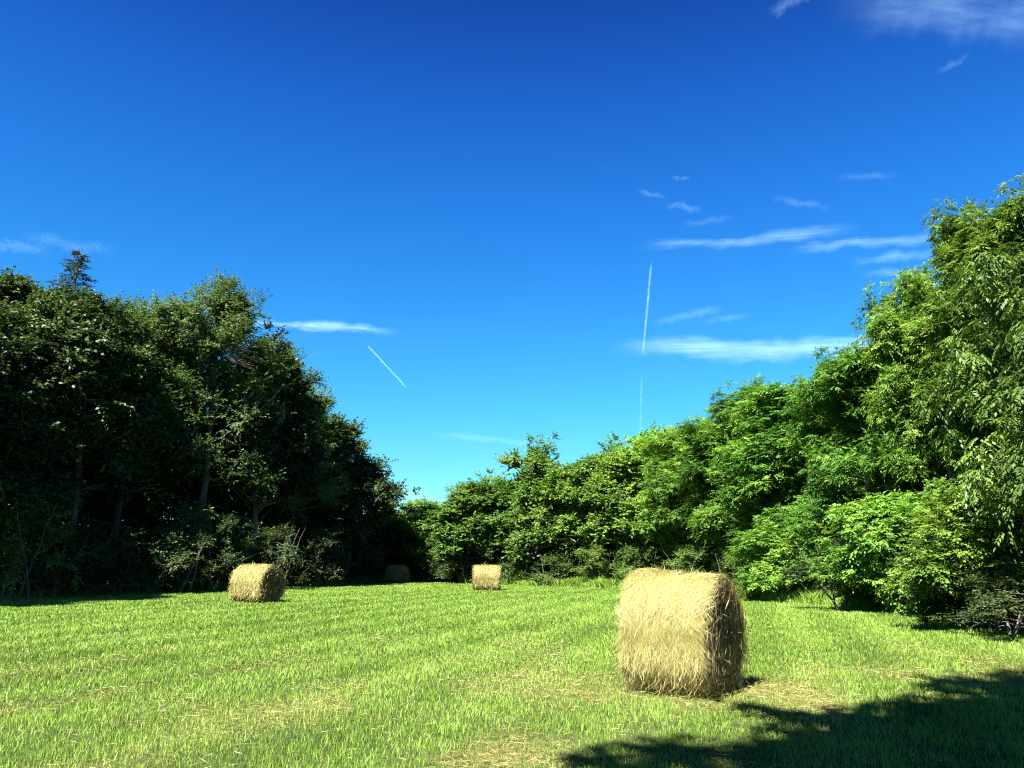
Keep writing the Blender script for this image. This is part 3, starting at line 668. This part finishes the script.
def make_bale(seed, Lb, Db, strands, thick, end_strands, sag=0.0, grooves=0):
    """round bale, its axis along local x, its foot at z=0; returns meshes (roll, end, far end, straw, end straw)"""
    g = np.random.default_rng(seed)
    R = Db / 2
    na, nl = 128, 56
    ang = np.linspace(0, 2 * PI, na, endpoint=False)
    xs = np.linspace(-1, 1, nl)
    def radius(xn, an):
        e = 1 - 0.055 * np.abs(xn) ** 14 - 0.015 * xn ** 2
        lump = 0.050 * (fbm(xn * 2.2 + 9, np.cos(an) * 1.4 + np.sin(an) * 3 + 5, seed) - 0.5) \
             + 0.030 * (fbm(xn * 8 + 3, an * 3.2, seed + 3) - 0.5)
        r = R * (e + lump)
        if grooves:
            r = r - R * 0.022 * np.abs(np.sin(xn * grooves)) ** 0.5
        # a slump in the top, and a foot pressed flat
        r = r - R * sag * (np.clip(np.sin(an), 0, 1) ** 4 * np.exp(-((xn - 0.10) / 0.5) ** 2) + 0.8 * xn * np.clip(np.sin(an), 0, 1) ** 2)
        return r
    def place(xn, an, extra=0.0):
        r = radius(xn, an) + extra
        # the lower half is squashed by its own weight: steeper flanks, broad foot
        sq = np.where(np.sin(an) < 0, (np.abs(np.cos(an)) ** 3.0 + np.abs(np.sin(an)) ** 3.0) ** (-1 / 3.0), 1.0)
        z = R + r * np.sin(an) * sq
        yy = r * np.cos(an) * sq
        z = np.where(z < 0.02, 0.02 - 0.02 * (0.02 - z), z)
        yy = yy * (1 + 0.05 * np.clip(1 - z / (0.7 * R), 0, 1))
        return np.stack([xn * Lb / 2 + 0.02 * np.sin(an * 3 + xn), yy, z - 0.02], -1)
    X, A = np.meshgrid(xs, ang, indexing='ij')
    V = place(X, A).reshape(-1, 3)
    ii = np.arange(nl - 1)[:, None] * na; jj = np.arange(na)[None, :]; j2 = (jj + 1) % na
    Q = np.stack([ii + jj, ii + na + jj, ii + na + j2, ii + j2], -1).reshape(-1, 4)
    roll = mesh_np('roll', V, Q, mats=[CORE], smooth=True)
    ends = []
    for sg in (1, -1):
        nr = 22
        fr = np.linspace(0, 1, nr)
        F, A2 = np.meshgrid(fr, ang, indexing='ij')
        rim = place(np.full(na, float(sg)), ang)
        c = np.array([sg * Lb / 2, 0, R - 0.02])
        pts = c + (rim[None] - c) * F[..., None]
        spiral = 0.5 + 0.5 * np.sin(F * 34 - A2 * 1.0)
        bump = 0.030 * spiral + 0.085 * (fbm(F * 9 * np.cos(A2) + 20, F * 9 * np.sin(A2) + 20, seed + 9) - 0.5)
        pts[..., 0] += sg * (0.045 * (1 - F ** 3) + bump * np.clip((1 - F) * 8, 0, 1))
        i2 = np.arange(nr - 1)[:, None] * na
        q = np.stack([i2 + jj, i2 + na + jj, i2 + na + j2, i2 + j2], -1).reshape(-1, 4)
        if sg < 0:
            q = q[:, ::-1]
        ends.append(mesh_np('end_face', pts.reshape(-1, 3), q, mats=[END], smooth=True))
    # strands wound round the roll
    n = strands
    an = g.uniform(-0.5, PI + 0.5, n); xn = g.uniform(-1.0, 1.0, n)
    an = np.where(g.random(n) < 0.25, g.uniform(PI - 0.3, 2 * PI + 0.3, n), an)
    P = place(xn, an, g.uniform(-0.006, 0.016, n))
    nrm = np.stack([0 * an, np.cos(an), np.sin(an)], 1)
    tan = np.stack([0 * an, -np.sin(an), np.cos(an)], 1) * np.where(g.random(n) < 0.5, 1, -1)[:, None]
    wild = g.random(n) < 0.05 * (1 - np.abs(xn) ** 3)
    D = tan + np.stack([np.ones(n), 0 * an, 0 * an], 1) * (g.normal(0, 1.0, n))[:, None] + nrm * np.where(wild, g.uniform(0.1, 0.75, n), g.normal(0.02, 0.07, n))[:, None]
    low = np.clip(1 - P[:, 2] / R, 0, 1)
    D += nrm * (low * g.uniform(0, 0.32, n))[:, None]                # the skirt stands off
    flip = (low > 0.1) & (D[:, 2] > 0); D[flip] *= [1, 1, -1]
    D[:, 2] -= 0.25 * wild
    L = (0.035 + 0.17 * g.random(n) ** 2) * (0.7 + 0.3 * thick) * np.where(wild, 1.5, 1.0); W = thick * 0.0034 * g.uniform(0.6, 1.5, n)
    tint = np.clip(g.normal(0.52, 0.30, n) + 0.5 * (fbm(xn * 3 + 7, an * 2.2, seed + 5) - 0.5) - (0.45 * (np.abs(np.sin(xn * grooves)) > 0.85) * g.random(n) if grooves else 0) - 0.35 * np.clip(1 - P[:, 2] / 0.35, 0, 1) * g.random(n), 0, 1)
    k = P[:, 2] > 0.0
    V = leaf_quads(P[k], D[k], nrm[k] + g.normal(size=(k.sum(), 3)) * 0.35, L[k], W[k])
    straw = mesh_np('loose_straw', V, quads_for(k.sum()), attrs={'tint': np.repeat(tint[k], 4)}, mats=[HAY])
    # straw frayed over the ends: bent along the spiral, some hanging
    n = end_strands
    sg = np.where(g.random(n) < 0.7, 1.0, -1.0)
    fr = np.sqrt(g.random(n)) * 1.0; an = g.uniform(0, 2 * PI, n)
    P = np.stack([sg * (Lb / 2 + 0.05 + g.uniform(-0.03, 0.035, n)), fr * R * 0.96 * np.cos(an), R - 0.02 + fr * R * 0.96 * np.sin(an)], 1)
    tan = np.stack([0 * an, -np.sin(an), np.cos(an)], 1) * np.where(g.random(n) < 0.5, 1, -1)[:, None]
    D = tan + g.normal(size=(n, 3)) * [0.2, 0.5, 0.5]; D[:, 2] -= 0.25 * fr ** 3
    D[:, 0] = np.abs(D[:, 0]) * sg * 0.5
    hang = g.random(n) < 0.3
    D[hang] = D[hang] * 0.35 + np.array([0, 0, -0.9])
    V = leaf_quads(P, D, np.stack([sg, 0 * sg, 0 * sg], 1) + g.normal(size=(n, 3)) * 0.5, g.uniform(0.07, 0.28, n), thick * 0.006 * g.uniform(0.6, 1.5, n))
    es = mesh_np('end_straw', V, quads_for(n), attrs={'tint': np.repeat(g.random(n), 4)}, mats=[HAY_END])
    return roll, ends[0], ends[1], straw, es

def bale(meshes, label, x, y, rot, s=(1, 1, 1)):
    t = thing('hay_bale', label, 'hay bale', (x, y, fz(np.array([x]), np.array([y]))[0]), 'round hay bales on the field', rad(rot), s)
    add('roll', meshes[0], t); add('end_face', meshes[1], t); add('end_face', meshes[2], t)
    add('loose_straw', meshes[3], t, kind='stuff'); add('end_straw', meshes[4], t, kind='stuff')
    return t

near = make_bale(101, 1.08, 1.48, 80000, 1.0, 3600, sag=0.05)
dist = make_bale(102, 1.45, 1.52, 12000, 3.0, 1500, grooves=9)
bale(near, 'large shaggy golden hay bale in the right foreground, sunlit with its right end in shade', 2.17, 10.65, -33)
bale(dist, 'round hay bale on the left before the dark trees, its brown coiled end showing', -10.25, 33.2, -24, (1.05, 1, 1))
bale(dist, 'small sunlit hay bale in the field centre seen square on, striped by twine', -1.44, 46.8, 1.5, (0.98, 0.95, 0.95))
bale(dist, 'farthest hay bale, dull grey in the tree shade at the far left corner', -9.0, 64.4, -32, (0.92, 0.93, 0.93))

# ------------------------------------------------------------------ clouds and vapour trails (volumes)
def cloud_material(name, dens, scale, stretch, soft, cut, seed, trail):
    """wispy volume in a box of object coords -1..1, drawn out along x"""
    m, nt, out = new_mat(name)
    L = nt.links.new
    def math_(op, a, b=None, c=None):
        n_ = node(nt, 'ShaderNodeMath', operation=op)
        for k_, v_ in enumerate((a, b, c)):
            if v_ is None: continue
            if isinstance(v_, (int, float)): n_.inputs[k_].default_value = v_
            else: L(v_, n_.inputs[k_])
        return n_.outputs[0]
    def smooth(v_, a, b):
        n_ = node(nt, 'ShaderNodeMapRange', interpolation_type='SMOOTHSTEP')
        n_.inputs['From Min'].default_value = a; n_.inputs['From Max'].default_value = b
        L(v_, n_.inputs['Value']); return n_.outputs[0]
    def noise(vec, sc, st, det, off, dist=0.0):
        mp = node(nt, 'ShaderNodeMapping'); mp.inputs['Scale'].default_value = st
        mp.inputs['Location'].default_value = (seed * 3.7 + off, seed * 1.9 + off, seed * 5.1)
        L(vec, mp.inputs['Vector'])
        n_ = node(nt, 'ShaderNodeTexNoise'); n_.inputs['Scale'].default_value = sc
        n_.inputs['Detail'].default_value = det; n_.inputs['Roughness'].default_value = 0.6; n_.inputs['Distortion'].default_value = dist
        L(mp.outputs[0], n_.inputs['Vector']); return n_.outputs['Fac']
    tc = node(nt, 'ShaderNodeTexCoord'); pos = tc.outputs['Object']
    sp_ = node(nt, 'ShaderNodeSeparateXYZ'); L(pos, sp_.inputs[0])
    x_, y_, z_ = sp_.outputs
    ax = math_('ABSOLUTE', x_)
    if trail:
        z2 = math_('ADD', z_, math_('MULTIPLY', math_('SUBTRACT', noise(pos, 2.0, (1.5, 0, 0), 2, 3.0), 0.5), 0.8))
        wide = math_('ADD', 0.42, math_('MULTIPLY', noise(pos, 3.0, (2.5, 0, 0), 3, 9.0), 0.5))
        axial = smooth(ax, 1.0, 0.72)
    else:
        z2 = math_('ADD', z_, math_('MULTIPLY', math_('SUBTRACT', noise(pos, 1.3, (1.2, 0.2, 0.1), 3, 3.0), 0.5), 1.3))
        wide = math_('ADD', 0.04, math_('MULTIPLY', noise(pos, 1.6, (1.6, 0.3, 0.3), 4, 9.0), 1.0))
        axial = smooth(ax, 1.0, 0.25)
    r_ = math_('DIVIDE', math_('SQRT', math_('ADD', math_('MULTIPLY', y_, y_), math_('MULTIPLY', z2, z2))), wide)
    fall = math_('MULTIPLY', smooth(r_, 1.0, 0.0), axial)
    box_ = math_('MULTIPLY', smooth(math_('ABSOLUTE', z_), 1.0, 0.7), smooth(math_('ABSOLUTE', y_), 1.0, 0.7))
    th = smooth(noise(pos, scale, stretch, 6, 0.0, 0.8), cut, cut + soft)
    d_ = math_('MULTIPLY', math_('MULTIPLY', math_('MULTIPLY', fall, box_), th), dens)
    v = node(nt, 'ShaderNodeVolumePrincipled'); v.inputs['Color'].default_value = (0.55, 0.86, 1.0, 1)
    v.inputs['Anisotropy'].default_value = 0.0
    L(d_, v.inputs['Density']); L(v.outputs[0], out.inputs['Volume'])
    return m

BV = [(a, b, c) for a in (-1, 1) for b in (-1, 1) for c in (-1, 1)]
BQ = [(0, 1, 3, 2), (4, 6, 7, 5), (0, 4, 5, 1), (2, 3, 7, 6), (0, 2, 6, 4), (1, 5, 7, 3)]
def cloud(name, label, category, loc, rot, size, dens, scale, stretch, soft, cut, seed, group):
    me = mesh_np(name, BV, BQ, mats=[cloud_material(name, dens, scale, stretch, soft, cut, seed, name == 'vapour_trail')])
    o = add(name, me, label=label, category=category, group=group)
    o.location = loc; o.rotation_euler = rot; o.scale = size
    return o
CLOUDS = [
 ('cirrus_cloud', 'broad white cloud in the top right corner of the sky', 'cloud', (2280, 3517, 2727), (0, 0.3157, -0.3519), (681.9, 371.2, 309.4), 0.00115, 2.6, (1.2, 2.0, 3.2), 0.45, 0.28, 1, 'thin white clouds'),
 ('cirrus_cloud', 'little white wisp at the top edge of the sky, left of the corner cloud', 'cloud', (1504, 3754, 2942), (0, -0.1701, -0.5058), (139.9, 101.2, 84.4), 0.00311, 2.6, (1.2, 2.0, 3.2), 0.45, 0.28, 2, 'thin white clouds'),
 ('cirrus_cloud', 'faint curved wisp below the corner cloud', 'cloud', (2280, 3672, 2516), (0, -0.2229, -0.6877), (100.9, 56.2, 46.9), 0.00316, 2.6, (1.2, 2.0, 3.2), 0.45, 0.28, 3, 'thin white clouds'),
 ('cirrus_cloud', 'thin streak cloud, left and upper one of the high pair', 'cloud', (1378, 4431, 1864), (0, 0.0239, -0.2873), (664.3, 101.2, 84.4), 0.00856, 2.6, (1.2, 2.0, 3.2), 0.45, 0.28, 4, 'thin white clouds'),
 ('cirrus_cloud', 'thin streak cloud, right one of the high pair', 'cloud', (2028, 4219, 1758), (0, 0.0572, -0.4231), (473.2, 101.2, 84.4), 0.00778, 2.6, (1.2, 2.0, 3.2), 0.45, 0.28, 5, 'thin white clouds'),
 ('cirrus_cloud', 'thin streak cloud just below the right one of the high pair', 'cloud', (2160, 4190, 1668), (0, 0.0151, -0.4692), (281.3, 84.4, 70.3), 0.00653, 2.6, (1.2, 2.0, 3.2), 0.45, 0.28, 6, 'thin white clouds'),
 ('cirrus_cloud', 'lowest faint streak beside the right hand tree tops', 'cloud', (2187, 4209, 1581), (0, 0.1054, -0.4430), (240.5, 73.1, 60.9), 0.00769, 2.6, (1.2, 2.0, 3.2), 0.45, 0.28, 7, 'thin white clouds'),
 ('cirrus_cloud', 'longest and brightest streak cloud, tapering left above the right hand trees', 'cloud', (1538, 4588, 1261), (0, 0.0566, -0.2983), (993.7, 180.0, 150.0), 0.01031, 2.6, (1.2, 2.0, 3.2), 0.45, 0.28, 8, 'thin white clouds'),
 ('cirrus_cloud', 'soft white patch under the longest streak cloud', 'cloud', (1485, 4624, 1191), (0, 0.0348, -0.3016), (248.7, 101.2, 84.4), 0.00778, 2.6, (1.2, 2.0, 3.2), 0.45, 0.28, 9, 'thin white clouds'),
 ('cirrus_cloud', 'short streak cloud beside the left trees', 'cloud', (-1164, 4659, 1394), (0, -0.0107, 0.2395), (526.6, 95.6, 79.7), 0.01671, 1.8, (2.5, 1.5, 1.5), 0.3, 0.33, 10, 'thin white clouds'),
 ('cirrus_cloud', 'left one of two faint puffs between vapour trail and trees', 'cloud', (1068, 4660, 1467), (0, -0.1416, -0.2685), (254.3, 84.4, 70.3), 0.00400, 2.6, (1.2, 2.0, 3.2), 0.45, 0.28, 11, 'thin white clouds'),
 ('cirrus_cloud', 'right one of two faint puffs between vapour trail and trees', 'cloud', (1288, 4614, 1434), (0, -0.0749, -0.2944), (170.9, 73.1, 60.9), 0.00369, 2.6, (1.2, 2.0, 3.2), 0.45, 0.28, 12, 'thin white clouds'),
 ('cirrus_cloud', 'tiny wisp above and left of the vertical vapour trail top', 'cloud', (839, 4433, 2157), (0, 0.2103, -0.0849), (107.8, 50.6, 42.2), 0.00444, 2.6, (1.2, 2.0, 3.2), 0.45, 0.28, 13, 'thin white clouds'),
 ('cirrus_cloud', 'small wisp left of the pair of dots high over the right trees', 'cloud', (1022, 4434, 2073), (0, 0.2044, -0.1318), (126.2, 67.5, 56.2), 0.00413, 2.6, (1.2, 2.0, 3.2), 0.45, 0.28, 14, 'thin white clouds'),
 ('cirrus_cloud', 'tiny dot of cloud alone high in the sky', 'cloud', (1002, 4364, 2226), (0, 0.1312, -0.1601), (71.8, 39.4, 32.8), 0.00571, 2.6, (1.2, 2.0, 3.2), 0.45, 0.28, 15, 'thin white clouds'),
 ('cirrus_cloud', 'small smudge of cloud over the left high streak', 'cloud', (1662, 4264, 2015), (0, 0.3195, -0.2251), (194.7, 73.1, 60.9), 0.00297, 2.6, (1.2, 2.0, 3.2), 0.45, 0.28, 16, 'thin white clouds'),
 ('cirrus_cloud', 'small faint smudge left of the smudge over the left high streak', 'cloud', (1167, 4438, 1988), (0, 0.0293, -0.2442), (181.4, 67.5, 56.2), 0.00250, 2.6, (1.2, 2.0, 3.2), 0.45, 0.28, 17, 'thin white clouds'),
 ('cirrus_cloud', 'faint small cloud high over the pointed feathery tree', 'cloud', (1975, 4086, 2099), (0, 0.1518, -0.3790), (185.2, 67.5, 56.2), 0.00250, 2.6, (1.2, 2.0, 3.2), 0.45, 0.28, 18, 'thin white clouds'),
 ('cirrus_cloud', 'whitish band low in the skyline gap over the far trees', 'cloud', (-687, 4936, 401), (0, 0.0684, 0.1432), (341.1, 168.8, 140.6), 0.00467, 2.6, (1.2, 2.0, 3.2), 0.45, 0.28, 19, 'thin white clouds'),
 ('cirrus_cloud', 'faint streak low over the far trees, right of the slanting trail', 'cloud', (-106, 4943, 749), (0, 0.0575, 0.0300), (453.1, 67.5, 56.2), 0.00583, 2.6, (1.2, 2.0, 3.2), 0.45, 0.28, 20, 'thin white clouds'),
 ('cirrus_cloud', 'faint wisp at the left edge above the dark trees', 'cloud', (-2630, 3936, 1611), (0, -0.1453, 0.5386), (198.9, 101.2, 84.4), 0.00333, 2.6, (1.2, 2.0, 3.2), 0.45, 0.28, 21, 'thin white clouds'),
 ('cirrus_cloud', 'faint veil of cloud above the conifer spire', 'cloud', (-2390, 4057, 1684), (0, -0.0142, 0.5260), (266.2, 101.2, 84.4), 0.00200, 2.6, (1.2, 2.0, 3.2), 0.45, 0.28, 22, 'thin white clouds'),
 ('vapour_trail', 'upper bright part of the vertical white vapour trail', 'vapour trail', (829, 4691, 1522), (0, 1.2375, 1.7962), (294.7, 15.7, 13.1), 0.08571, 2.5, (4, 1, 1), 0.25, 0.36, 31, 'vapour trails'),
 ('vapour_trail', 'lower fading part of the vertical white vapour trail', 'vapour trail', (794, 4854, 903), (0, 1.3809, 1.7120), (241.4, 14.6, 12.2), 0.04231, 2.5, (4, 1, 1), 0.25, 0.4, 32, 'vapour trails'),
 ('vapour_trail', 'short sharp slanting vapour trail above the far gap', 'vapour trail', (-772, 4796, 1184), (0, 0.7666, 0.3960), (182.1, 10.1, 8.4), 0.18889, 2.0, (4, 1, 1), 0.25, 0.25, 33, 'vapour trails'),
]
for c in CLOUDS:
    cloud(*c)

# ------------------------------------------------------------------ camera, sun, sky
cam = bpy.data.cameras.new('camera'); co = bpy.data.objects.new('camera', cam); COL.objects.link(co)
cam.sensor_width = 36; cam.lens = 28.125
cam.clip_start = 0.05; cam.clip_end = 30000
co.location = (0, 0, 1.55); co.rotation_euler = (rad(90 + 12.6), 0, 0)
scene.camera = co

SUN_EL, SUN_AZ = 52.0, 213.0           # azimuth clockwise from +y: behind the camera, to the left
sd = np.array([math.sin(rad(SUN_AZ)) * math.cos(rad(SUN_EL)), math.cos(rad(SUN_AZ)) * math.cos(rad(SUN_EL)), math.sin(rad(SUN_EL))])
sl = bpy.data.lights.new('sun', 'SUN'); so = bpy.data.objects.new('sun', sl); COL.objects.link(so)
sl.energy = 5.0; sl.angle = rad(0.53); sl.color = (1.0, 0.955, 0.87)
so.rotation_euler = (rad(90 - SUN_EL), 0, rad(180 - SUN_AZ))
so.location = (-20, -20, 40)

w = bpy.data.worlds.new('World'); scene.world = w; w.use_nodes = True
nt = w.node_tree; nt.nodes.clear()
sky = nt.nodes.new('ShaderNodeTexSky'); sky.sky_type = 'NISHITA'; sky.sun_disc = False
sky.sun_elevation = rad(SUN_EL); sky.sun_rotation = rad(SUN_AZ)
sky.altitude = 200; sky.air_density = 1.0; sky.dust_density = 0.35; sky.ozone_density = 3.0
# the deep blue of a clear day: the sky's tint by height above the horizon
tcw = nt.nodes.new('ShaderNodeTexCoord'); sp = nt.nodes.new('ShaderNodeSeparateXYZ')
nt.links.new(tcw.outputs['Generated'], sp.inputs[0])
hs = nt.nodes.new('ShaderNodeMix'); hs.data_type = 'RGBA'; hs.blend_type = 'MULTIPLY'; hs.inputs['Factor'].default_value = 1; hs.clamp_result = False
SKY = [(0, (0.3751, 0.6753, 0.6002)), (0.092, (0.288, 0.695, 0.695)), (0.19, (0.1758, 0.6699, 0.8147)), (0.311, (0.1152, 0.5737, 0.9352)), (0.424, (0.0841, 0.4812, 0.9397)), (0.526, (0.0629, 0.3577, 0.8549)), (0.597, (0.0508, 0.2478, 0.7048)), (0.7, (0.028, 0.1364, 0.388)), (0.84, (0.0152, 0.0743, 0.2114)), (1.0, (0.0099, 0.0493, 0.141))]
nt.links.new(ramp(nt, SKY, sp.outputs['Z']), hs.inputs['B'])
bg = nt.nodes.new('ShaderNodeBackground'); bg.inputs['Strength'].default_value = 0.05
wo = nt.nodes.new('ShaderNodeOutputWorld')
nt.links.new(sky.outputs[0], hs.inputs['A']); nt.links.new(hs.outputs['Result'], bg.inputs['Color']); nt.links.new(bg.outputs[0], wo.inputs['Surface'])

scene.view_settings.view_transform = 'Standard'
scene.view_settings.look = 'None'
scene.view_settings.exposure = 2.3
scene.view_settings.gamma = 1.0
c = scene.cycles
c.max_bounces = 6; c.diffuse_bounces = 3; c.glossy_bounces = 2; c.transmission_bounces = 3
c.transparent_max_bounces = 24; c.volume_bounces = 0
c.use_denoising = True; c.denoising_input_passes = 'RGB_ALBEDO_NORMAL'; c.denoising_prefilter = 'NONE'
c.pixel_filter_type = 'BLACKMAN_HARRIS'; c.filter_width = 1.1
c.volume_max_steps = 64
